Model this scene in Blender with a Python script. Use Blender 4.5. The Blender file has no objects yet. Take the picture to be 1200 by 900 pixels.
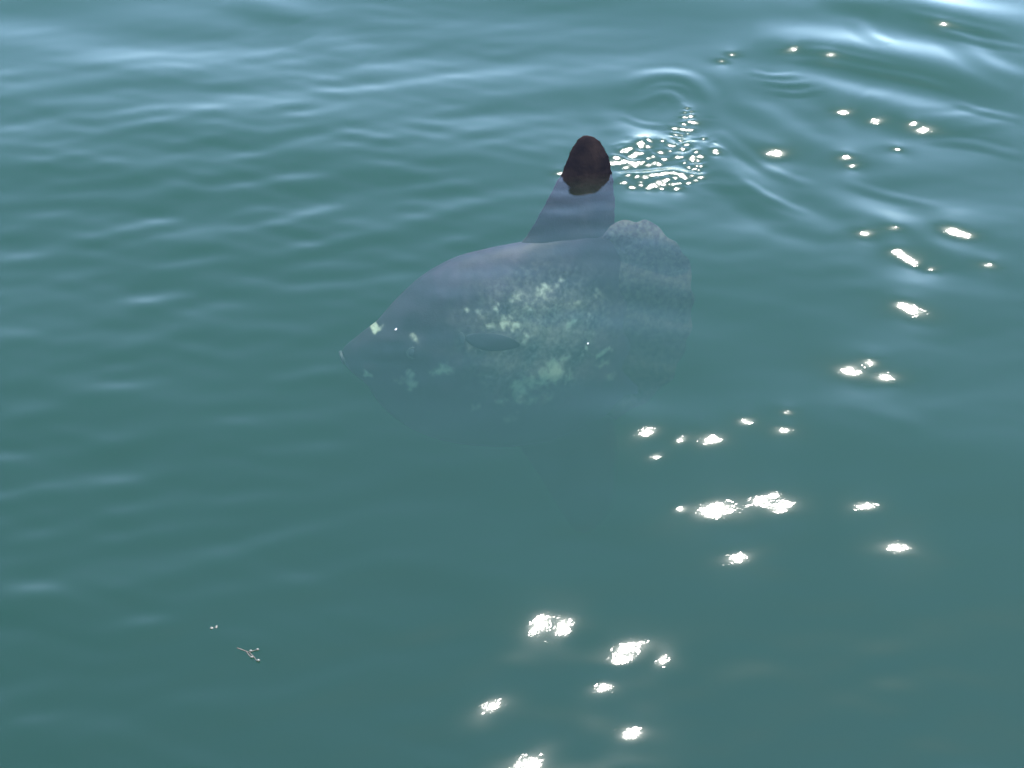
import bpy, math, random
import numpy as np
from mathutils import Vector, Matrix

# ------------------------------------------------------------------ camera, sky, sun, exposure
SC = bpy.context.scene
COL = SC.collection
CAM_H = 4.5                       # a person leaning over the rail of a boat
DEP = math.radians(42.0)          # depression of the optical axis
HFOV = math.radians(36.0)
SUN_EL = math.radians(68.5)
SUN_AZ = math.radians(30.0)       # to the right of the viewing direction (+Y)

cd = bpy.data.cameras.new('camera')
cam = bpy.data.objects.new('camera', cd)
COL.objects.link(cam)
cam.location = (0, 0, CAM_H)
cam.rotation_euler = (math.radians(90) - DEP, 0, 0)
cd.sensor_fit = 'HORIZONTAL'
cd.angle = HFOV
cd.clip_start = 0.05
cd.clip_end = 3000
SC.camera = cam

SUN_DIR = np.array([math.sin(SUN_AZ) * math.cos(SUN_EL), math.cos(SUN_AZ) * math.cos(SUN_EL), math.sin(SUN_EL)])
w = bpy.data.worlds.new('World')
SC.world = w
w.use_nodes = True
wn = w.node_tree
wn.nodes.clear()
sky = wn.nodes.new('ShaderNodeTexSky')
sky.sky_type = 'NISHITA'
sky.sun_disc = False
sky.sun_elevation = SUN_EL
sky.sun_rotation = SUN_AZ
sky.air_density = 1.15
sky.dust_density = 0.08
sky.ozone_density = 0.0
bg = wn.nodes.new('ShaderNodeBackground')
bg.inputs[1].default_value = 0.15
wo = wn.nodes.new('ShaderNodeOutputWorld')
wn.links.new(sky.outputs[0], bg.inputs[0])
wn.links.new(bg.outputs[0], wo.inputs[0])

sd = bpy.data.lights.new('sun', 'SUN')
sd.energy = 2.2
sd.angle = math.radians(0.53)
sd.color = (1.0, 0.95, 0.87)
so = bpy.data.objects.new('sun', sd)
COL.objects.link(so)
so.rotation_euler = Vector(-SUN_DIR).to_track_quat('-Z', 'Y').to_euler()
so.location = Vector(SUN_DIR * 40)

SC.view_settings.view_transform = 'Standard'
SC.view_settings.look = 'None'
SC.view_settings.gamma = 1.0
SC.view_settings.use_curve_mapping = False
SC.view_settings.exposure = 3.06
SC.render.engine = 'CYCLES'
SC.cycles.use_denoising = True
SC.cycles.denoiser = 'OPENIMAGEDENOISE'
SC.cycles.use_adaptive_sampling = False
SC.cycles.max_bounces = 5
SC.cycles.volume_bounces = 1
SC.cycles.transparent_max_bounces = 12
SC.cycles.sample_clamp_indirect = 4.0
SC.cycles.caustics_reflective = False
SC.cycles.caustics_refractive = False

# ------------------------------------------------------------------ pixel <-> world
FPX = 600.0 / math.tan(HFOV / 2)
C_POS = np.array([0.0, 0.0, CAM_H])
C_RIGHT = np.array([1.0, 0, 0])
C_UP = np.array([0, math.sin(DEP), math.cos(DEP)])
C_FWD = np.array([0, math.cos(DEP), -math.sin(DEP)])


def ray(px, py):
    d = C_FWD + C_RIGHT * (px - 600.0) / FPX - C_UP * (py - 450.0) / FPX
    return d / np.linalg.norm(d)


def on_water(px, py, z=0.0):
    d = ray(px, py)
    return C_POS + d * (z - CAM_H) / d[2]


# ------------------------------------------------------------------ node helpers
def new_mat(name):
    m = bpy.data.materials.new(name)
    m.use_nodes = True
    m.node_tree.nodes.clear()
    return m, m.node_tree.nodes, m.node_tree.links


def math_node(N, L, op, a, b=None, c=None, clamp=False):
    n = N.new('ShaderNodeMath')
    n.operation = op
    n.use_clamp = clamp
    for i, v in enumerate((a, b, c)):
        if v is None:
            continue
        if isinstance(v, (int, float)):
            n.inputs[i].default_value = v
        else:
            L.new(v, n.inputs[i])
    return n.outputs[0]


def noise(N, L, co, scale, detail=4, rough=0.55, dist=0.0):
    n = N.new('ShaderNodeTexNoise')
    n.inputs['Scale'].default_value = scale
    n.inputs['Detail'].default_value = detail
    n.inputs['Roughness'].default_value = rough
    n.inputs['Distortion'].default_value = dist
    L.new(co, n.inputs['Vector'])
    return n.outputs['Fac']


def mix_col(N, L, fac, a, b):
    n = N.new('ShaderNodeMix')
    n.data_type = 'RGBA'
    if isinstance(fac, (int, float)):
        n.inputs[0].default_value = fac
    else:
        L.new(fac, n.inputs[0])
    for s, v in ((6, a), (7, b)):
        if isinstance(v, tuple):
            n.inputs[s].default_value = (*v, 1)
        else:
            L.new(v, n.inputs[s])
    return n.outputs[2]


def ramp(N, L, v, lo, hi):
    n = N.new('ShaderNodeMapRange')
    n.interpolation_type = 'SMOOTHSTEP'
    n.inputs['From Min'].default_value = lo
    n.inputs['From Max'].default_value = hi
    L.new(v, n.inputs['Value'])
    return n.outputs['Result']


# ------------------------------------------------------------------ materials
def water_material():
    m, N, L = new_mat('sea_water')
    out = N.new('ShaderNodeOutputMaterial')
    geo = N.new('ShaderNodeNewGeometry')
    at = N.new('ShaderNodeAttribute')
    at.attribute_name = 'capillary'
    n1 = noise(N, L, geo.outputs['Position'], 26.0, 2, 0.5, 0.6)
    h = math_node(N, L, 'MULTIPLY', math_node(N, L, 'SUBTRACT', n1, 0.5), at.outputs['Fac'])
    bump = N.new('ShaderNodeBump')
    bump.inputs['Strength'].default_value = 1.0
    bump.inputs['Distance'].default_value = 0.0026
    L.new(h, bump.inputs['Height'])
    lw = N.new('ShaderNodeLayerWeight')
    lw.inputs['Blend'].default_value = 0.5
    f5 = math_node(N, L, 'POWER', lw.outputs['Facing'], 5.0)
    fr = math_node(N, L, 'MULTIPLY_ADD', f5, 0.98, 0.02, clamp=True)
    tr = N.new('ShaderNodeBsdfTransparent')
    gl = N.new('ShaderNodeBsdfGlossy')
    gl.distribution = 'BECKMANN'
    gl.inputs['Roughness'].default_value = 0.10
    L.new(bump.outputs[0], gl.inputs['Normal'])
    L.new(math_node(N, L, 'MULTIPLY_ADD', at.outputs['Fac'], 0.075, 0.095), gl.inputs['Roughness'])
    mx = N.new('ShaderNodeMixShader')
    L.new(fr, mx.inputs[0])
    L.new(tr.outputs[0], mx.inputs[1])
    # wider lobe on the ruffled patches, added as a soft bloom around glints
    gw = N.new('ShaderNodeBsdfGlossy')
    gw.distribution = 'GGX'
    gw.inputs['Roughness'].default_value = 0.27
    m2 = N.new('ShaderNodeMixShader')
    L.new(math_node(N, L, 'MULTIPLY', at.outputs['Fac'], 0.20, clamp=True), m2.inputs[0])
    L.new(gl.outputs[0], m2.inputs[1])
    L.new(gw.outputs[0], m2.inputs[2])
    L.new(m2.outputs[0], mx.inputs[2])
    L.new(mx.outputs[0], out.inputs['Surface'])
    sc = N.new('ShaderNodeVolumeScatter')
    ab = N.new('ShaderNodeVolumeAbsorption')
    # scattering and absorption per metre, red / green / blue
    ss, sa = (0.0145, 0.051, 0.031), (0.76, 0.62, 0.70)
    sc.inputs['Density'].default_value = max(ss)
    sc.inputs['Color'].default_value = (*[v / max(ss) for v in ss], 1)
    sc.inputs['Anisotropy'].default_value = 0.0
    da = 0.85
    ab.inputs['Density'].default_value = da
    ab.inputs['Color'].default_value = (*[1 - v / da for v in sa], 1)
    ad = N.new('ShaderNodeAddShader')
    L.new(sc.outputs[0], ad.inputs[0])
    L.new(ab.outputs[0], ad.inputs[1])
    L.new(ad.outputs[0], out.inputs['Volume'])
    m.cycles.homogeneous_volume = True
    return m


def skin_material(name, dark, mid, pale, rough, mottle=1.0, spec=0.15):
    m, N, L = new_mat(name)
    out = N.new('ShaderNodeOutputMaterial')
    p = N.new('ShaderNodeBsdfPrincipled')
    tc = N.new('ShaderNodeTexCoord')
    co = tc.outputs['Object']
    n1 = noise(N, L, co, 5.0, 6, 0.6, 0.4)
    n2 = noise(N, L, co, 34.0, 5, 0.65)
    n3 = noise(N, L, co, 95.0, 3, 0.6)
    base = mix_col(N, L, ramp(N, L, n1, 0.38, 0.66), dark, mid)
    at = N.new('ShaderNodeAttribute')
    at.attribute_name = 'pale'
    a = at.outputs['Fac']
    brk = math_node(N, L, 'MULTIPLY_ADD', n2, 1.5, -0.12)
    k = math_node(N, L, 'MULTIPLY', math_node(N, L, 'MULTIPLY', a, brk), mottle, clamp=True)
    k = ramp(N, L, k, 0.08, 0.85)
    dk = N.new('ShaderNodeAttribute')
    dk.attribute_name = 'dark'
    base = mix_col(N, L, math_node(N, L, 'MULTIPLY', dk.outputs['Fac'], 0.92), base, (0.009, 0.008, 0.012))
    bl = N.new('ShaderNodeAttribute')
    bl.attribute_name = 'belly'
    base = mix_col(N, L, bl.outputs['Fac'], base, (0.092, 0.062, 0.104))
    col = mix_col(N, L, k, base, pale)
    L.new(col, p.inputs['Base Color'])
    p.inputs['Roughness'].default_value = rough
    p.inputs['Specular IOR Level'].default_value = spec
    b = N.new('ShaderNodeBump')
    b.inputs['Strength'].default_value = 0.5
    b.inputs['Distance'].default_value = 0.004
    L.new(math_node(N, L, 'ADD', n2, math_node(N, L, 'MULTIPLY', n3, 0.5)), b.inputs['Height'])
    L.new(b.outputs[0], p.inputs['Normal'])
    L.new(p.outputs[0], out.inputs['Surface'])
    return m


def plain_material(name, c1, c2, scale, rough=0.5, sub=0.0):
    m, N, L = new_mat(name)
    out = N.new('ShaderNodeOutputMaterial')
    p = N.new('ShaderNodeBsdfPrincipled')
    tc = N.new('ShaderNodeTexCoord')
    n1 = noise(N, L, tc.outputs['Object'], scale, 4, 0.6)
    L.new(mix_col(N, L, ramp(N, L, n1, 0.35, 0.65), c1, c2), p.inputs['Base Color'])
    p.inputs['Roughness'].default_value = rough
    L.new(p.outputs[0], out.inputs['Surface'])
    return m


M_WATER = water_material()
M_SKIN = skin_material('sunfish_skin', (0.015, 0.009, 0.017), (0.032, 0.020, 0.034), (0.42, 0.405, 0.28), 0.55, 1.25)
M_FIN = skin_material('dorsal_fin_skin', (0.005, 0.0038, 0.005), (0.016, 0.010, 0.009), (0.05, 0.038, 0.034), 0.5, 1.0, 0.03)
M_TAIL = skin_material('tail_fin_skin', (0.012, 0.007, 0.014), (0.028, 0.018, 0.029), (0.17, 0.16, 0.105), 0.5, 1.1)
M_PECT = skin_material('pectoral_fin_skin', (0.010, 0.009, 0.012), (0.022, 0.020, 0.026), (0.12, 0.11, 0.09), 0.5)
M_EYE = plain_material('eye_ball', (0.02, 0.02, 0.025), (0.04, 0.04, 0.05), 30, 0.15)
M_IRIS = plain_material('eye_ring', (0.015, 0.014, 0.016), (0.03, 0.028, 0.03), 60, 0.3)
M_LIP = plain_material('lip_skin', (0.025, 0.020, 0.026), (0.05, 0.042, 0.046), 40, 0.5)
M_GILL = plain_material('gill_slit', (0.03, 0.03, 0.035), (0.06, 0.055, 0.06), 30, 0.6)
M_WEED = plain_material('weed_stem', (0.022, 0.015, 0.009), (0.034, 0.024, 0.014), 60, 0.6)
M_TIP = plain_material('weed_bladder', (0.024, 0.022, 0.013), (0.036, 0.033, 0.020), 60, 0.35)
M_FOAM = plain_material('foam', (0.13, 0.13, 0.125), (0.18, 0.18, 0.175), 80, 0.4)

# ------------------------------------------------------------------ sea surface
rng = np.random.default_rng(11)


def make_waves(n, lam_lo, lam_hi, dir_mean, dir_std, slope_rms):
    lam = np.exp(rng.uniform(math.log(lam_lo), math.log(lam_hi), n))
    th = rng.normal(dir_mean, dir_std, n)
    k = 2 * math.pi / lam
    ph = rng.uniform(0, 2 * math.pi, n)
    a = np.sqrt(2.0 / n) * slope_rms / k
    return [(k[i] * math.cos(th[i]), k[i] * math.sin(th[i]), ph[i], a[i]) for i in range(n)]


DEG = math.radians
SWELL = make_waves(12, 1.6, 4.5, DEG(84), 0.45, 0.024)
CHOP = make_waves(34, 0.45, 1.2, DEG(84), 0.24, 0.026)
RIPPLE = make_waves(44, 0.10, 0.36, DEG(96), 0.38, 0.040)
SPLASH = make_waves(46, 0.040, 0.12, DEG(75), 1.3, 0.15)


def eval_waves(W, x, y):
    z = np.zeros_like(x)
    for kx, ky, p, a in W:
        z += a * np.sin(kx * x + ky * y + p)
    return z


def poly_world(pts):
    return np.array([on_water(*p)[:2] for p in pts])


def smooth_poly(pts, n=8):
    """Catmull-Rom through the points"""
    P = np.array(pts, float)
    P = np.vstack([2 * P[0] - P[1], P, 2 * P[-1] - P[-2]])
    out = []
    for i in range(1, len(P) - 2):
        for t in np.linspace(0, 1, n, endpoint=False):
            p0, p1, p2, p3 = P[i - 1], P[i], P[i + 1], P[i + 2]
            out.append(0.5 * (2 * p1 + (p2 - p0) * t + (2 * p0 - 5 * p1 + 4 * p2 - p3) * t * t + (3 * p1 - p0 - 3 * p2 + p3) * t ** 3))
    out.append(P[-2])
    return np.array(out)


# wake crests left behind by the fin: pixel polyline, height (m), half-width (m)
WAKE = [
    ([(690, 112), (712, 140), (745, 158), (790, 172)], 0.006, 0.07),
    ([(735, 96), (775, 86), (808, 92), (828, 112), (832, 135)], 0.011, 0.055),
    ([(742, 120), (772, 108), (796, 114), (808, 134)], 0.006, 0.04),
    ([(822, 160), (846, 190), (880, 222), (925, 252), (985, 275)], 0.016, 0.085),
    ([(850, 112), (890, 128), (930, 152), (960, 175)], 0.010, 0.08),
    ([(955, 228), (1005, 246), (1060, 268), (1120, 296), (1190, 318)], 0.016, 0.09),
    ([(880, 44), (940, 50), (990, 58), (1050, 70), (1115, 84), (1190, 108)], 0.040, 0.16),
    ([(1010, -12), (1070, 8), (1130, 22), (1215, 34)], 0.042, 0.16),
    ([(960, -4), (1000, 4), (1040, 12)], 0.018, 0.09),
    ([(1010, 112), (1060, 128), (1110, 138), (1190, 150)], 0.022, 0.14),
    ([(900, 88), (950, 96), (990, 108), (1040, 120)], 0.014, 0.10),
    ([(1060, 141), (1110, 139), (1165, 130)], 0.006, 0.045),
    ([(1070, 147), (1120, 148), (1175, 141)], 0.006, 0.045),
    ([(1000, 20), (1020, 42), (1040, 55)], 0.006, 0.05),
    ([(1110, 30), (1130, 55), (1160, 78), (1205, 95)], 0.010, 0.07),
    ([(270, -6), (305, 3), (332, 10), (350, 22)], 0.015, 0.12),
    ([(365, 40), (395, 56), (430, 66)], 0.010, 0.12),
    ([(715, 207), (760, 203), (800, 200), (840, 197)], 0.006, 0.035),
    ([(820, 210), (850, 216), (880, 220)], 0.005, 0.04),
    ([(985, 470), (1040, 490), (1090, 510)], 0.004, 0.06),
    # parasitic capillary lines riding on the wake
    ([(905, 58), (960, 62), (1010, 72), (1060, 84)], 0.0050, 0.030),
    ([(930, 68), (985, 75), (1040, 88), (1100, 100)], 0.0045, 0.030),
    ([(1020, 82), (1070, 92), (1120, 106)], 0.0045, 0.028),
    ([(1060, 18), (1110, 30), (1180, 44)], 0.0060, 0.034),
    ([(1090, 34), (1140, 48), (1200, 60)], 0.0050, 0.030),
    ([(880, 82), (905, 88), (935, 86)], 0.0045, 0.026),
    ([(890, 92), (920, 98), (950, 96)], 0.0045, 0.026),
    ([(905, 104), (935, 108), (962, 104)], 0.0040, 0.026),
    ([(745, 108), (778, 98), (803, 104), (818, 124)], 0.0040, 0.026),
    ([(728, 132), (752, 142), (780, 146)], 0.0035, 0.026),
    ([(840, 150), (868, 172), (905, 196), (950, 215)], 0.0050, 0.034),
    ([(860, 205), (900, 230), (950, 250)], 0.0045, 0.030),
    ([(1120, 118), (1150, 128), (1198, 138)], 0.0045, 0.030),
    ([(1090, 160), (1140, 166), (1195, 180)], 0.0045, 0.034),
    ([(990, 210), (1040, 226), (1100, 240)], 0.0040, 0.034),
]
WAKE = [(smooth_poly(poly_world(p)), a, s) for p, a, s in WAKE]

# ruffled patches beside the fin: pixel ellipse (cx, cy, rx, ry, tilt) and strength
RUFFLE = [
    (752, 180, 34, 16, 0.0, 1.0), (800, 165, 16, 22, 0.3, 1.0), (812, 186, 14, 16, 0.0, 0.9), (735, 190, 18, 12, 0, 0.9),
    (768, 210, 46, 8, -0.06, 1.0), (806, 206, 16, 7, 0, 0.9), (806, 136, 8, 16, 0.2, 0.7), (838, 172, 8, 10, 0, 0.7),
    (690, 216, 40, 14, 0, 0.06), (655, 204, 12, 6, 0, 0.2),
]

# lone sparkles: pixel position and packet radius (m)
GLINTS = [
    (910, 176, .050), (993, 182, .030), (999, 190, .022), (988, 129, .032), (1026, 139, .026), (1080, 150, .030), (1071, 143, .014),
    (930, 58, .026), (974, 66, .024), (1105, 32, .022), (1052, 171, .014), (858, 62, .011), (846, 69, .010),
    (1013, 274, .034), (1048, 269, .022), (1052, 295, .036), (1062, 302, .030), (1071, 307, .026), (1113, 270, .052), (1133, 276, .028),
    (1159, 310, .024), (1091, 313, .018), (1056, 358, .034), (1070, 364, .056), (994, 436, .054), (1020, 427, .030), (1037, 443, .042),
    (758, 510, .044), (797, 519, .017), (834, 519, .042), (873, 498, .030), (922, 488, .020), (919, 508, .030), (768, 537, .015),
    (797, 598, .013), (838, 596, .070), (889, 588, .028), (907, 582, .022), (915, 595, .040), (1008, 596, .026), (1020, 596, .028),
    (866, 653, .040), (1052, 643, .042), (632, 731, .046), (660, 737, .040), (728, 771, .044), (707, 801, .030), (575, 826, .034),
    (738, 858, .046), (621, 893, .050), (776, 772, .012), (656, 204, .014),
]


def height_base(x, y):
    x = np.asarray(x, float)
    y = np.asarray(y, float)
    r = np.hypot(x, y - 5.5)
    fade = np.clip((16.0 - r) / 9.0, 0, 1)
    fade = fade * fade * (3 - 2 * fade)
    z = eval_waves(SWELL, x, y) * np.clip((60 - r) / 40, 0, 1)
    # gusts: chop grows a little away from the boat
    amp = np.clip(1.0 + 0.02 * (y - 3.0), 0.85, 1.1)
    patch = 0.75 + 0.5 * np.sin(0.9 * x + 0.7 * y + 1.0) * np.sin(1.3 * y - 0.5 * x + 2.0)
    z = z + eval_waves(CHOP, x, y) * amp * fade
    z = z + eval_waves(RIPPLE, x, y) * fade * np.clip(patch, 0.3, 1.3) * np.clip(1.4 - 0.19 * (y - 2.5), 0.32, 1.35) * np.clip(1.25 - 0.34 * x, 0.42, 1.55)
    for P, a, s in WAKE:
        lo = P.min(0) - 4 * s
        hi = P.max(0) + 4 * s
        m = (x > lo[0]) & (x < hi[0]) & (y > lo[1]) & (y < hi[1])
        if not m.any():
            continue
        xm, ym = x[m], y[m]
        best = np.full(xm.shape, 1e9)
        tt = np.zeros(xm.shape)
        n = len(P) - 1
        for i in range(n):
            ax, ay = P[i]
            dx, dy = P[i + 1] - P[i]
            t = np.clip(((xm - ax) * dx + (ym - ay) * dy) / (dx * dx + dy * dy + 1e-12), 0, 1)
            d = np.hypot(xm - ax - t * dx, ym - ay - t * dy)
            k = d < best
            best[k] = d[k]
            tt[k] = (i + t[k]) / n
        q = best / s
        end = np.sin(np.pi * np.clip(tt, 0.0, 1.0)) ** 0.6
        prof = np.exp(-q * q) - 0.35 * np.exp(-((q - 1.7) ** 2) * 1.6)
        z[m] += 0.52 * a * prof * (0.15 + 0.85 * end)
    # ruffled water behind the fin
    mask = np.zeros_like(x)
    for cx, cy, rx, ry, tilt, g in RUFFLE:
        c = on_water(cx, cy)[:2]
        ex = on_water(cx + rx, cy)[:2] - c
        ey = on_water(cx, cy - ry)[:2] - c
        u = (x - c[0]) / ex[0] * math.cos(tilt) - (y - c[1]) / ey[1] * math.sin(tilt)
        v = (x - c[0]) / ex[0] * math.sin(tilt) + (y - c[1]) / ey[1] * math.cos(tilt)
        mask = np.maximum(mask, g * np.exp(-(u * u + v * v) ** 1.5))
    m = mask > 0.004
    if m.any():
        z[m] += mask[m] * eval_waves(SPLASH, x[m], y[m])
    return z


def need_slope(p):
    """surface slope that mirrors the sun towards a viewer at the rail"""
    v = C_POS - np.array([p[0], p[1], 0.0])
    v /= np.linalg.norm(v)
    h = v + SUN_DIR
    return -h[:2] / h[2]


def packet(d, dx, dy, s):
    """a small leaning facet of water that levels out slowly around it"""
    q = (dx * dx + dy * dy) / (s * s)
    return (d[0] * dx + d[1] * dy) / (1 + q) * np.exp(-q / 49.0)


def grad_base(p, e=0.004):
    xs = np.array([p[0] + e, p[0] - e, p[0], p[0]])
    ys = np.array([p[1], p[1], p[1] + e, p[1] - e])
    hb = height_base(xs, ys)
    return np.array([(hb[0] - hb[1]) / (2 * e), (hb[2] - hb[3]) / (2 * e)])


# every sparkle sits on a little ripple packet; all packets are solved together so that neighbours do not spoil each other
# the ruffled patches behind the fin lean the same way on the whole
LEAN = [(722, 190), (735, 178), (748, 170), (760, 185), (775, 178), (790, 160), (800, 148), (803, 168), (812, 182), (822, 192),
        (732, 213), (752, 215), (772, 212), (792, 207), (812, 204), (803, 130), (839, 176), (825, 160)]
_r = random.Random(5)
_tries = 0
while len(LEAN) < 95 and _tries < 4000:
    _tries += 1
    cx, cy, rx, ry, tl, g = RUFFLE[_r.randrange(7)]
    _a, _q = _r.uniform(0, 2 * math.pi), math.sqrt(_r.random()) * _r.uniform(0.6, 1.25)
    q = (cx + rx * _q * math.cos(_a), cy + ry * _q * math.sin(_a))
    if 194 + 0.02 * (q[0] - 740) < q[1] < 202 and 735 < q[0] < 815 and _r.random() < 0.9:
        continue
    if all((q[0] - o[0]) ** 2 + 1.6 * (q[1] - o[1]) ** 2 > _r.choice((12, 30, 45)) for o in LEAN):
        LEAN.append(q)
GP = [on_water(gx, gy)[:2] for gx, gy, s in GLINTS] + [on_water(*q)[:2] for q in LEAN]
GS = [max(s * (1.45 if gy > 330 else 1.6), 0.030) for gx, gy, s in GLINTS] + [_r.choice((0.014, 0.017, 0.021, 0.026)) for _ in LEAN]
CALM = [(967, 874), (1040, 890)]       # added level spots that suppress stray sun glints
N1 = len(GP)
GP += [on_water(*q)[:2] for q in CALM]
GS += [0.11] * len(CALM)
NG = len(GP)
AM = np.zeros((2 * NG, 2 * NG))
RH = np.zeros(2 * NG)
for i in range(NG):
    RH[2 * i:2 * i + 2] = (need_slope(GP[i]) if i < N1 else 0.0) - grad_base(GP[i])
    for j in range(NG):
        r = GP[i] - GP[j]
        if r.dot(r) > (18 * GS[j]) ** 2:
            continue
        e = 0.002
        for c, d in ((0, (1, 0)), (1, (0, 1))):
            AM[2 * i, 2 * j + c] = (packet(d, r[0] + e, r[1], GS[j]) - packet(d, r[0] - e, r[1], GS[j])) / (2 * e)
            AM[2 * i + 1, 2 * j + c] = (packet(d, r[0], r[1] + e, GS[j]) - packet(d, r[0], r[1] - e, GS[j])) / (2 * e)
DS = np.linalg.lstsq(AM, RH, rcond=0.008)[0].reshape(-1, 2)
PACKETS = [(GP[i], DS[i], GS[i]) for i in range(NG)]

def height(x, y):
    z = height_base(x, y)
    for p, d, s in PACKETS:
        m = (np.abs(x - p[0]) < 16 * s) & (np.abs(y - p[1]) < 16 * s)
        if not m.any():
            continue
        z[m] += packet(d, x[m] - p[0], y[m] - p[1], s)
    return z


def capillary(x, y):
    """where short capillary ripples roughen the surface (0..1)"""
    v = np.full(x.shape, 0.02)
    for n, (p, d, s) in enumerate(PACKETS):
        q = 1.5 * s
        if n >= N1:
            continue
        g = 1.0 if n < len(GLINTS) else 1.9
        m = (np.abs(x - p[0]) < 3 * q) & (np.abs(y - p[1]) < 3 * q)
        r2 = (x[m] - p[0]) ** 2 + (y[m] - p[1]) ** 2
        v[m] = np.maximum(v[m], g * np.exp(-r2 / (2 * q * q)))
    return v


def height_at(x, y):
    return float(height(np.array([x]), np.array([y]))[0])


def axis_lines(lo, hi, step, dense, dstep, far):
    a = list(np.arange(lo, dense[0], step)) + list(np.arange(dense[0], dense[1], dstep)) + list(np.arange(dense[1], hi, step))
    s, v, up = step, hi, []
    while v < far[1]:
        up.append(v)
        s *= 1.16
        v += s
    up.append(far[1])
    s, v, dn = step, lo - step, []
    while v > far[0]:
        dn.append(v)
        s *= 1.16
        v -= s
    dn.append(far[0])
    return np.array(dn[::-1] + a + up)


def mesh_from(name, verts, faces_flat, n_per, mat, smooth=True):
    me = bpy.data.meshes.new(name)
    nv = len(verts)
    nf = len(faces_flat) // n_per
    me.vertices.add(nv)
    me.vertices.foreach_set('co', np.asarray(verts, np.float32).ravel())
    me.loops.add(nf * n_per)
    me.loops.foreach_set('vertex_index', np.asarray(faces_flat, np.int32))
    me.polygons.add(nf)
    me.polygons.foreach_set('loop_start', np.arange(nf, dtype=np.int32) * n_per)
    me.polygons.foreach_set('loop_total', np.full(nf, n_per, np.int32))
    me.update(calc_edges=True)
    me.validate()
    me.polygons.foreach_set('use_smooth', np.full(len(me.polygons), smooth, bool))
    me.materials.append(mat)
    return me


def build_water():
    c = on_water(775, 180)
    X = axis_lines(-3.2, 4.2, 0.012, (c[0] - 0.45, c[0] + 0.5), 0.005, (-600.0, 600.0))
    Y = axis_lines(2.4, 9.6, 0.012, (c[1] - 0.55, c[1] + 0.6), 0.005, (-500.0, 900.0))
    gx, gy = np.meshgrid(X, Y)
    z = height(gx.ravel(), gy.ravel())
    top = np.column_stack([gx.ravel(), gy.ravel(), z])
    nx, ny = len(X), len(Y)
    i = np.arange(nx * ny).reshape(ny, nx)
    q = np.stack([i[:-1, :-1], i[:-1, 1:], i[1:, 1:], i[1:, :-1]], -1).reshape(-1, 4)
    # sides and bottom close the body of water
    rim = np.concatenate([i[0, :-1], i[:-1, -1], i[-1, :0:-1], i[:0:-1, 0]])
    n0 = len(top)
    low = top[rim].copy()
    low[:, 2] = -14.0
    nr = len(rim)
    j = np.arange(nr)
    k = (j + 1) % nr
    side = np.stack([rim[k], rim[j], n0 + j, n0 + k], -1)
    ctr = n0 + nr
    verts = np.vstack([top, low, [[0.0, 200.0, -14.0]]])
    # bottom as quads fanning in pairs to the centre
    bt = []
    for a in range(0, nr - 1, 2):
        bt.append((ctr, n0 + (a + 2) % nr, n0 + a + 1, n0 + a))
    faces = np.vstack([q, side, np.array(bt)])
    if nr % 2:
        pass
    me = mesh_from('sea_water', verts, faces.ravel(), 4, M_WATER)
    cap = np.zeros(len(verts), np.float32)
    cap[:n0] = capillary(gx.ravel(), gy.ravel())
    if len(me.vertices) == len(verts):
        me.attributes.new('capillary', 'FLOAT', 'POINT').data.foreach_set('value', cap)
    o = bpy.data.objects.new('sea_water', me)
    COL.objects.link(o)
    o['kind'] = 'structure'
    o['label'] = 'calm green sea water with gentle ripples and sun sparkles'
    return o


build_water()

# ------------------------------------------------------------------ the sunfish
YAW = math.radians(8.0)
ROLL = math.radians(20.0)         # back leans away from the boat
PITCH = math.radians(3.0)         # head a little lower than the tail
P0 = on_water(690, 203, height_at(*on_water(690, 203)[:2]))
EX = np.array([math.cos(YAW) * math.cos(PITCH), math.sin(YAW) * math.cos(PITCH), math.sin(PITCH)])
EU = np.array([-math.sin(YAW) * math.sin(ROLL), math.cos(YAW) * math.sin(ROLL), math.cos(ROLL)])
EU -= EX * EU.dot(EX)
EU /= np.linalg.norm(EU)
EN = np.cross(EU, EX)             # local Y, away from the viewer when positive
EN = -np.cross(EX, EU)
FISH_M = Matrix(((EX[0], EN[0], EU[0], P0[0]), (EX[1], EN[1], EU[1], P0[1]), (EX[2], EN[2], EU[2], P0[2]), (0, 0, 0, 1)))
NPL = np.cross(EX, EU)


def to_fish(px, py):
    """photo pixel -> (x, z) in the fish's own middle plane"""
    d = ray(px, py)
    t = (P0 - C_POS).dot(NPL) / d.dot(NPL)
    p = C_POS + d * t - P0
    return np.array([p.dot(EX), p.dot(EU)])


def resample(pts, n, closed=False):
    P = smooth_poly(pts, 10)
    s = np.concatenate([[0], np.cumsum(np.hypot(*np.diff(P, axis=0).T))])
    t = np.linspace(0, s[-1], n)
    return np.column_stack([np.interp(t, s, P[:, 0]), np.interp(t, s, P[:, 1])])


TOP_PX = [(401, 412), (404, 406), (415, 397), (432, 384), (441, 377), (455, 361), (470, 345), (490, 327), (515, 311), (540, 300), (575, 291),
          (605, 285), (640, 279), (680, 273), (712, 272), (735, 284)]
BOT_PX = [(401, 418), (404, 426), (414, 437), (428, 448), (440, 465), (455, 482), (480, 500), (515, 514), (560, 521), (610, 521),
          (655, 512), (700, 493), (735, 466)]
TOP = smooth_poly([to_fish(*p) for p in TOP_PX], 10)
BOT = smooth_poly([to_fish(*p) for p in BOT_PX], 10)
X0 = min(TOP[0, 0], BOT[0, 0])
X1 = max(TOP[-1, 0], BOT[-1, 0])
BL = X1 - X0


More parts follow.
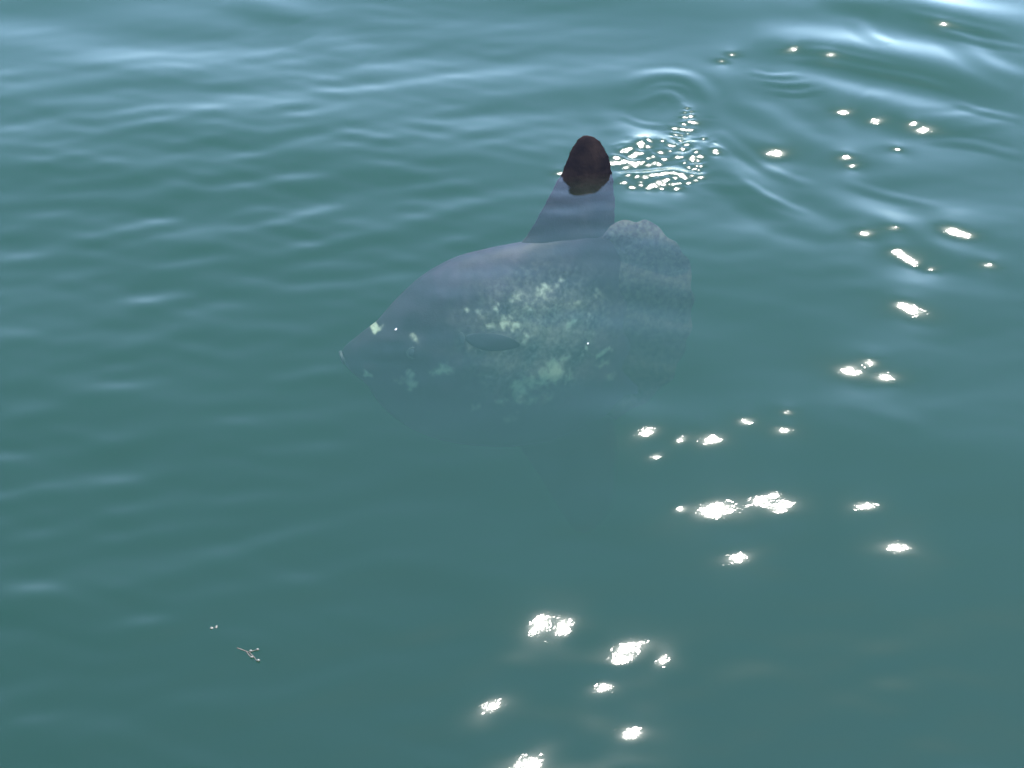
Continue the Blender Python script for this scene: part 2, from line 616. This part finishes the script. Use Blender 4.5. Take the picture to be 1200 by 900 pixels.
def section(x):
    """centre height, half height, half thickness of the trunk at x"""
    zt = np.interp(x, TOP[:, 0], TOP[:, 1])
    zb = np.interp(x, BOT[:, 0], BOT[:, 1])
    u = np.clip((x - X0) / BL, 0, 1)
    wd = 0.205 * np.interp(u, [0, .02, .06, .14, .25, .36, .50, .65, .80, .92, 1.0],
                           [.10, .20, .34, .58, .82, .97, 1.0, .84, .52, .20, .025])
    return (zt + zb) / 2, np.maximum((zt - zb) / 2, 0.006), wd


def half_w(x, z):
    zc, hh, wd = section(x)
    q = np.clip(np.abs(z - zc) / hh, 0, 1)
    return wd * np.sqrt(np.maximum(1 - q ** 2.3, 0.0))


def to_flank(px, py):
    """photo pixel -> point on the flank that faces the boat, in fish coordinates"""
    d = ray(px, py)
    dl = np.array([d.dot(EX), d.dot(EN), d.dot(EU)])
    o = C_POS - P0
    ol = np.array([o.dot(EX), o.dot(EN), o.dot(EU)])
    t = -ol[1] / dl[1]
    for _ in range(30):
        p = ol + dl * t
        yt = -float(half_w(p[0], p[2])) if dl[1] > 0 else float(half_w(p[0], p[2]))
        t2 = (yt - ol[1]) / dl[1]
        t += 0.6 * (t2 - t)
    return ol + dl * t


NEAR = -1.0 if ray(600, 400).dot(EN) > 0 else 1.0   # sign of local y on the side that faces the boat

# pale scars and blotches of the skin, plus a painted shine line: photo position, radii in metres, strength
BLOTCH = [
    (441, 383, .030, .016, .95), (488, 395, .022, .018, .75), (430, 437, .028, .016, .9), (482, 436, .020, .022, .9), (481, 449, .028, .034, .85),
    (517, 434, .050, .026, .95), (470, 447, .05, .02, .45), (583, 362, .020, .018, .8), (592, 376, .032, .026, 1.0), (606, 383, .028, .018, 1.0),
    (575, 382, .025, .015, .8), (548, 362, .02, .012, .7), (560, 368, .03, .018, .6), (615, 396, .030, .014, 1.0), (622, 403, .014, .010, 1.0),
    (606, 348, .045, .020, .65), (632, 345, .04, .022, .75), (640, 338, .05, .016, .75), (655, 330, .025, .02, .6), (648, 372, .030, .014, .7),
    (668, 378, .035, .03, .85), (690, 370, .025, .018, .7), (620, 358, .03, .02, .6), (675, 356, .04, .03, .45), (700, 345, .03, .03, .5),
    (650, 434, .050, .065, 1.0), (638, 442, .045, .06, .95), (608, 455, .040, .060, 1.0), (622, 448, .06, .035, .8), (612, 470, .02, .016, .9), (626, 468, .028, .020, .7),
    (637, 447, .020, .022, .8), (666, 442, .022, .045, .75), (662, 420, .03, .02, .75), (655, 418, .02, .012, .8), (680, 418, .02, .02, .6),
    (705, 413, .050, .014, 1.0), (712, 410, .030, .012, .9), (708, 426, .040, .018, .7), (688, 407, .01, .014, 1.0), (716, 440, .03, .03, .5),
    (572, 446, .028, .034, .5), (557, 477, .035, .026, .5), (590, 470, .04, .03, .5), (640, 465, .06, .04, .45), (600, 490, .06, .04, .35),
    (560, 408, .07, .012, .55), (590, 402, .06, .010, .6), (530, 375, .05, .03, .25), (610, 430, .07, .03, .4), (690, 395, .06, .04, .4),  # first two paint the shine along the pectoral fin's lower edge
]
BL_XZ = []
for px, py, rx, rz, g in BLOTCH:
    p = to_flank(px, py)
    BL_XZ.append((p[0], p[2], rx, rz, g))


def blotch(x, z, y, base=0.0):
    jx = 0.010 * np.sin(61 * z + 13 * x) + 0.006 * np.sin(131 * z - 40 * x)
    jz = 0.008 * np.sin(57 * x - 17 * z) + 0.006 * np.sin(147 * x + 31 * z)
    v = np.full(x.shape, base)
    for cx, cz, rx, rz, g in BL_XZ:
        q = ((x + jx - cx) / (rx * 1.15)) ** 2 + ((z + jz - cz) / (rz * 1.15)) ** 2
        v = np.maximum(v, g * np.exp(-q ** 1.4))
    # a faint field of small flecks over the hind flank
    u = np.clip((x - X0) / BL, 0, 1)
    field = np.exp(-((u - 0.66) / 0.34) ** 2) * np.exp(-((z + 0.80) / 0.42) ** 2)
    v = np.maximum(v, 0.42 * field)
    return np.clip(v, 0, 1)


def link(name, me, parent=None):
    o = bpy.data.objects.new(name, me)
    COL.objects.link(o)
    if parent is not None:
        o.parent = parent
    return o


def set_attr(me, name, vals):
    a = me.attributes.new(name, 'FLOAT', 'POINT')
    a.data.foreach_set('value', np.asarray(vals, np.float32))


def grid_faces(nu, nv, wrap_v=True, flip=False):
    i = np.arange(nu * nv).reshape(nu, nv)
    j = np.roll(i, -1, 1)
    if not wrap_v:
        i2, j2 = i[:, :-1], j[:, :-1]
    else:
        i2, j2 = i, j
    f = np.stack([i2[:-1], j2[:-1], j2[1:], i2[1:]], -1).reshape(-1, 4)
    return f[:, ::-1] if flip else f


fish = bpy.data.objects.new('ocean_sunfish', None)
COL.objects.link(fish)
fish.empty_display_size = 0.2
fish.matrix_world = FISH_M
fish['label'] = 'big grey ocean sunfish under the water with its dark fin sticking out'
fish['category'] = 'fish'


def build_body():
    nu, nv = 230, 150
    t = np.linspace(0, 1, nu)
    u = 0.5 - 0.5 * np.cos(np.pi * t)
    u = 0.55 * u + 0.45 * t
    xs = X0 + BL * u
    zc, hh, wd = section(xs)
    ph = np.linspace(0, 2 * np.pi, nv, endpoint=False)
    c, s = np.cos(ph), np.sin(ph)
    e = 2 / 2.3
    zz = zc[:, None] + hh[:, None] * (np.sign(s) * np.abs(s) ** e)[None]
    yy = wd[:, None] * c[None] * np.ones((nu, 1))
    xx = np.repeat(xs[:, None], nv, 1)
    # round the snout and the tail stalk closed
    # lumps and folds of the thick hide
    lump = 0.006 * np.sin(17 * xx + 9 * zz) * np.sin(23 * zz - 6 * xx + 1) + 0.003 * np.sin(41 * xx - 30 * zz)
    eye = to_flank(484, 412)
    lump += 0.020 * np.exp(-(((xx - eye[0]) / .07) ** 2 + ((zz - eye[2]) / .045) ** 2))
    brow = to_flank(468, 398)
    lump += 0.016 * np.exp(-(((xx - brow[0]) / .13) ** 2 + ((zz - brow[2]) / .03) ** 2))
    groove = to_flank(455, 424)
    lump -= 0.016 * np.exp(-(((xx - groove[0]) / .12) ** 2 + ((zz - groove[2]) / .025) ** 2))
    edge = np.abs(c)[None] ** 0.5
    sc = np.clip(wd / 0.06, 0, 1)[:, None]
    yy = yy + np.sign(c)[None] * lump * edge * sc
    V = np.stack([xx, yy, zz], -1).reshape(-1, 3)
    F = grid_faces(nu, nv, True)
    caps = []
    n0 = len(V)
    V = np.vstack([V, [[X0 - 0.004, 0, zc[0]], [X1 + 0.01, 0, zc[-1]]]])
    F = [tuple(f) for f in F]
    for k in range(nv):
        k2 = (k + 1) % nv
        F.append((n0, k2, k))
        F.append((n0 + 1, (nu - 1) * nv + k, (nu - 1) * nv + k2))
    me = bpy.data.meshes.new('body')
    me.from_pydata(V.tolist(), [], F)
    me.polygons.foreach_set('use_smooth', np.ones(len(me.polygons), bool))
    me.materials.append(M_SKIN)
    set_attr(me, 'pale', blotch(V[:, 0], V[:, 2], V[:, 1]))
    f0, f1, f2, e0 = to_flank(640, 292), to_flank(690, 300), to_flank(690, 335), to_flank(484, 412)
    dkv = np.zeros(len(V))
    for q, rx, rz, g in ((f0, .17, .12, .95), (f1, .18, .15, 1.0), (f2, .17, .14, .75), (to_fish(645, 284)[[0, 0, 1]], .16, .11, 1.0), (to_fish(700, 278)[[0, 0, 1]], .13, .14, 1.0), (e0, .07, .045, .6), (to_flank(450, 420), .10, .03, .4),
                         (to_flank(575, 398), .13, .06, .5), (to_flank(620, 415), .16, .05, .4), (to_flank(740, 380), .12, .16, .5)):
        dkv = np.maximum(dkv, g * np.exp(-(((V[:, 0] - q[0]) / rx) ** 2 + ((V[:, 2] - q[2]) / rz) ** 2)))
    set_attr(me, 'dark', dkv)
    zc_, hh_, wd_ = section(V[:, 0])
    set_attr(me, 'belly', np.clip((-(V[:, 2] - zc_) / hh_ + 0.35) / 1.35, 0, 1) ** 1.15)
    me.update()
    return link('body', me, fish)


def plate(name, A, B, thick, mat, parent, nu=70, nv=50, pale=None, wave=0.0, y_off=None, nick=0.0):
    """A fin: rows run from edge A to edge B; both are (n,2) polylines in the fish plane.
    thick(t, s): half thickness at row t and chord fraction s."""
    A = resample(A, nu)
    B = resample(B, nu)
    tj = np.linspace(0, 1, nu)
    A[:, 0] += nick * (np.sin(61 * tj + 1) + 0.6 * np.sin(143 * tj))
    B[:, 0] += nick * (np.sin(47 * tj + 2) + 0.8 * np.sin(117 * tj + 1)) * 1.4
    t = np.linspace(0, 1, nu)
    s = 0.5 - 0.5 * np.cos(np.pi * np.linspace(0, 1, nv))
    P = A[:, None] * (1 - s)[None, :, None] + B[:, None] * s[None, :, None]
    T = thick(t[:, None], s[None])
    T = T * np.ones((nu, nv))
    W = wave * np.sin(26 * P[..., 1] + 8 * P[..., 0]) * s[None] ** 1.5
    if y_off is not None:
        W = W + y_off(P[..., 0], P[..., 1], t[:, None], s[None])
    near = np.stack([P[..., 0], W - T, P[..., 1]], -1)
    far = np.stack([P[..., 0], W + T, P[..., 1]], -1)
    ring = np.concatenate([near, far[:, ::-1]], 1)      # closed around the chord
    nvv = ring.shape[1]
    V = ring.reshape(-1, 3)
    F = [tuple(f) for f in grid_faces(nu, nvv, True)]
    F.append(tuple(range(nvv - 1, -1, -1)))
    F.append(tuple((nu - 1) * nvv + k for k in range(nvv)))
    me = bpy.data.meshes.new(name)
    me.from_pydata(V.tolist(), [], F)
    me.polygons.foreach_set('use_smooth', np.ones(len(me.polygons), bool))
    me.materials.append(mat)
    x, z = V[:, 0], V[:, 2]
    set_attr(me, 'pale', pale(x, z) if pale else np.zeros(len(V)))
    me.validate()
    me.update()
    return link(name, me, parent)


def airfoil(root, tip):
    def f(t, s):
        prof = np.sqrt(np.clip(s, 0, 1)) * (1 - s) ** 0.8 * 1.9
        end = np.sqrt(np.clip(1 - t ** 8, 0.0, 1))
        return (root * (1 - t) + tip * t) * prof * np.maximum(end, 0.05) + 0.0012
    return f


body = build_body()

# dorsal fin: leading and trailing edge from the back up to the tip
lead = [to_fish(*p) for p in [(585, 330), (600, 300), (620, 272), (630, 255), (641, 235), (652, 214), (659, 202), (664, 189), (670, 175), (677, 164), (684, 159)]]
trail = [to_fish(*p) for p in [(705, 330), (712, 300), (718, 270), (720.5, 250), (720, 232), (718.5, 215), (717, 202), (714, 188), (708, 173), (698, 162), (689, 158.5)]]
dorsal = plate('dorsal_fin', lead, trail, airfoil(0.050, 0.014), M_FIN, fish, 140, 50, nick=0.0016,
               pale=lambda x, z: 0.35 * np.exp(-((z + 0.30) / 0.06) ** 2))
dorsal['label'] = 'dark upright dorsal fin, its tip above the water'

# anal fin: the same fin below, hanging down into the deep water
lead = [to_fish(*p) for p in [(590, 500), (612, 528), (634, 560), (652, 590), (664, 608), (674, 622)]]
trail = [to_fish(*p) for p in [(715, 470), (722, 510), (722, 550), (718, 590), (704, 612), (686, 625)]]
plate('anal_fin', lead, trail, airfoil(0.050, 0.014), M_TAIL, fish, 60, 36)

# the stump of a tail: a frilled rudder behind the trunk
inner = [to_fish(*p) for p in [(686, 300), (682, 320), (678, 345), (676, 370), (676, 400), (677, 425), (679, 448), (682, 470)]]
outer = [to_fish(*p) for p in [(716, 263), (732, 258), (746, 261), (757, 258), (772, 266), (781, 277), (793, 284), (800, 297), (808, 305), (811, 322),
                               (809, 336), (814, 350), (810, 368), (811, 384), (804, 398), (803, 414), (793, 428), (788, 444), (773, 456), (760, 470), (740, 478), (722, 492)]]


def tail_pale(x, z):
    p = to_fish(790, 300)
    rim = 0.5 * np.exp(-((x - 0.36) / 0.13) ** 2) * np.exp(-((z + 0.42) / 0.22) ** 2)
    rim2 = 0.42 * np.exp(-((x - 0.24) / 0.14) ** 2) * np.exp(-((z + 0.34) / 0.10) ** 2)
    low = 0.30 * np.exp(-((x - 0.30) / 0.2) ** 2) * np.exp(-((z + 1.1) / 0.14) ** 2)
    return np.clip(np.maximum(np.maximum(np.maximum(rim, rim2), low), 0.44), 0, 1)


plate('tail_fin', inner, outer, lambda t, s: 0.026 * (1 - s) ** 1.2 + 0.004 * np.sqrt(np.clip(1 - s ** 6, 0.02, 1)), M_TAIL, fish, 110, 40,
      pale=tail_pale, wave=0.012)['label'] = 'frilled blunt tail edge, paler at its upper rim'


# pectoral fin: a small rounded paddle held against the flank
def flank_poly(pts):
    return [to_flank(*p)[[0, 2]] for p in pts]


pa = flank_poly([(546, 392), (556, 389), (570, 388), (586, 389), (600, 393), (608, 398)])
pb = flank_poly([(546, 398), (554, 404), (566, 408), (582, 408), (597, 405), (608, 401)])


def pect_off(x, z, t, s):
    return NEAR * (half_w(x, z) + 0.012 + 0.05 * t)


pect = plate('pectoral_fin', pa, pb, lambda t, s: 0.006 * np.sqrt(np.clip(1 - (2 * s - 1) ** 4, 0.02, 1)) * (1 - 0.6 * t), M_PECT, fish, 36, 20, y_off=pect_off)
pect['label'] = 'dark rounded side fin'


def ellipsoid(name, centre, rx, ry, rz, mat, parent, nu=20, nv=28, rot=0.0):
    V, F = [], []
    for i in range(nu + 1):
        a = math.pi * i / nu
        for j in range(nv):
            b = 2 * math.pi * j / nv
            x, y, z = rx * math.sin(a) * math.cos(b), ry * math.cos(a), rz * math.sin(a) * math.sin(b)
            V.append((centre[0] + x * math.cos(rot) - z * math.sin(rot), centre[1] + y, centre[2] + x * math.sin(rot) + z * math.cos(rot)))
    for i in range(nu):
        for j in range(nv):
            k = (j + 1) % nv
            F.append((i * nv + j, i * nv + k, (i + 1) * nv + k, (i + 1) * nv + j))
    me = bpy.data.meshes.new(name)
    me.from_pydata(V, [], F)
    me.validate()
    me.polygons.foreach_set('use_smooth', np.ones(len(me.polygons), bool))
    me.materials.append(mat)
    return link(name, me, parent)


def torus(name, centre, rx, rz, r, mat, parent, rot=0.0, axis='y', nu=40, nv=12):
    V, F = [], []
    for i in range(nu):
        a = 2 * math.pi * i / nu
        ca, sa = math.cos(a), math.sin(a)
        for j in range(nv):
            b = 2 * math.pi * j / nv
            x = ca * (rx + r * math.cos(b))
            z = sa * (rz + r * math.cos(b))
            y = r * 0.8 * math.sin(b)
            if axis == 'x':
                x, y = y, x
            X = x * math.cos(rot) - z * math.sin(rot)
            Z = x * math.sin(rot) + z * math.cos(rot)
            V.append((centre[0] + X, centre[1] + y, centre[2] + Z))
    for i in range(nu):
        for j in range(nv):
            i2, j2 = (i + 1) % nu, (j + 1) % nv
            F.append((i * nv + j, i2 * nv + j, i2 * nv + j2, i * nv + j2))
    me = bpy.data.meshes.new(name)
    me.from_pydata(V, [], F)
    me.polygons.foreach_set('use_smooth', np.ones(len(me.polygons), bool))
    me.materials.append(mat)
    return link(name, me, parent)


pe = to_flank(484, 412)
for sgn in (NEAR, -NEAR):
    yb = sgn * (float(half_w(pe[0], pe[2])) + 0.016)
    ey = ellipsoid('eye', (pe[0], yb, pe[2]), .026, .012, .024, M_EYE, fish)
    torus('eye_ring', (pe[0], yb + sgn * 0.001, pe[2]), .028, .026, .006, M_IRIS, ey)
    pg = to_flank(541, 396)
    ellipsoid('gill_opening', (pg[0], sgn * (float(half_w(pg[0], pg[2])) + 0.001), pg[2]), .016, .006, .030, M_GILL, fish)
pm = to_fish(402, 419)
torus('mouth', (pm[0] - 0.002, 0, pm[1]), .030, .026, .013, M_LIP, fish, rot=0.25, axis='x')

# ------------------------------------------------------------------ things adrift on the surface
def tube(path, r0, r1, nv=8):
    P = np.array(path, float)
    n = len(P)
    V, F = [], []
    for i in range(n):
        d = P[min(i + 1, n - 1)] - P[max(i - 1, 0)]
        d /= np.linalg.norm(d)
        a = np.cross(d, [0, 0, 1.0])
        a /= np.linalg.norm(a) + 1e-9
        b = np.cross(a, d)
        r = r0 + (r1 - r0) * i / (n - 1)
        for j in range(nv):
            t = 2 * math.pi * j / nv
            V.append(tuple(P[i] + r * (a * math.cos(t) + b * math.sin(t))))
    for i in range(n - 1):
        for j in range(nv):
            k = (j + 1) % nv
            F.append((i * nv + j, i * nv + k, (i + 1) * nv + k, (i + 1) * nv + j))
    F.append(tuple(range(nv)))
    F.append(tuple((n - 1) * nv + j for j in range(nv - 1, -1, -1)))
    return V, F


def mesh_obj(name, V, F, mat, parent=None):
    me = bpy.data.meshes.new(name)
    me.from_pydata([tuple(v) for v in V], [], F)
    me.polygons.foreach_set('use_smooth', np.ones(len(me.polygons), bool))
    me.materials.append(mat)
    return link(name, me, parent)


def afloat(px, py):
    p = on_water(px, py)
    return np.array([p[0], p[1], height_at(p[0], p[1])])


root = afloat(290, 767)
sprig = bpy.data.objects.new('seaweed_sprig', None)
COL.objects.link(sprig)
sprig.location = root
sprig['label'] = 'thin forked brown seaweed sprig with pale tips adrift on the water'
sprig['category'] = 'seaweed'
rel = lambda px, py, dz: afloat(px, py) - root + np.array([0, 0, dz])
for name, pts in (('stem', [(278, 760), (284, 762), (290, 764), (293, 765)]), ('branch', [(292, 765), (297, 763), (302, 762)]),
                  ('branch', [(292, 765), (297, 769), (301, 774)]), ('branch', [(288, 763), (292, 768), (296, 771)])):
    V, F = tube([rel(a, b, 0.002) for a, b in pts], 0.0022, 0.0014)
    mesh_obj(name, V, F, M_WEED, sprig)
for a, b, r in ((294, 763.5, .0045), (302, 762, .0042), (295, 770, .0042), (302.5, 773.5, .0052)):
    c = rel(a, b, 0.004)
    ellipsoid('bladder', c, r * 1.4, r, r * .9, M_TIP, sprig, 8, 12, rot=0.0)


def fleck(px, py, r, name, label, cat, elong=1.5, ang=0.0, mat=M_FOAM):
    """a small irregular floating crumb"""
    c = afloat(px, py)
    rr = random.Random(px * 7 + py)
    V, F = [], []
    nu, nv = 7, 10
    for i in range(nu + 1):
        a = math.pi * i / nu
        for j in range(nv):
            b = 2 * math.pi * j / nv
            k = r * (1 + 0.28 * rr.uniform(-1, 1))
            x = k * elong * math.sin(a) * math.cos(b)
            y = k * math.sin(a) * math.sin(b)
            V.append((x * math.cos(ang) - y * math.sin(ang), x * math.sin(ang) + y * math.cos(ang), 0.55 * k * math.cos(a)))
    for i in range(nu):
        for j in range(nv):
            k = (j + 1) % nv
            F.append((i * nv + j, i * nv + k, (i + 1) * nv + k, (i + 1) * nv + j))
    o = mesh_obj(name, V, F, mat)
    o.location = c + np.array([0, 0, 0.2 * r])
    o['label'] = label
    o['category'] = cat
    return o


fleck(248, 736.5, .0055, 'weed_crumb', 'pale round weed crumb drifting beside an upright crumb near the seaweed sprig', 'debris', 1.4, 0.2, M_TIP)
fleck(253.5, 735, .0048, 'weed_crumb', 'slim upright pale crumb drifting beside the round crumb near the seaweed sprig', 'debris', 1.7, 1.4, M_TIP)
fleck(464, 387, .0050, 'foam_fleck', 'tiny white foam fleck floating above the head of the sunfish', 'foam', 1.5, 1.0)
fleck(689, 406, .0042, 'foam_fleck', 'tiny white foam fleck floating above the hind flank of the sunfish', 'foam', 1.6, 1.3)
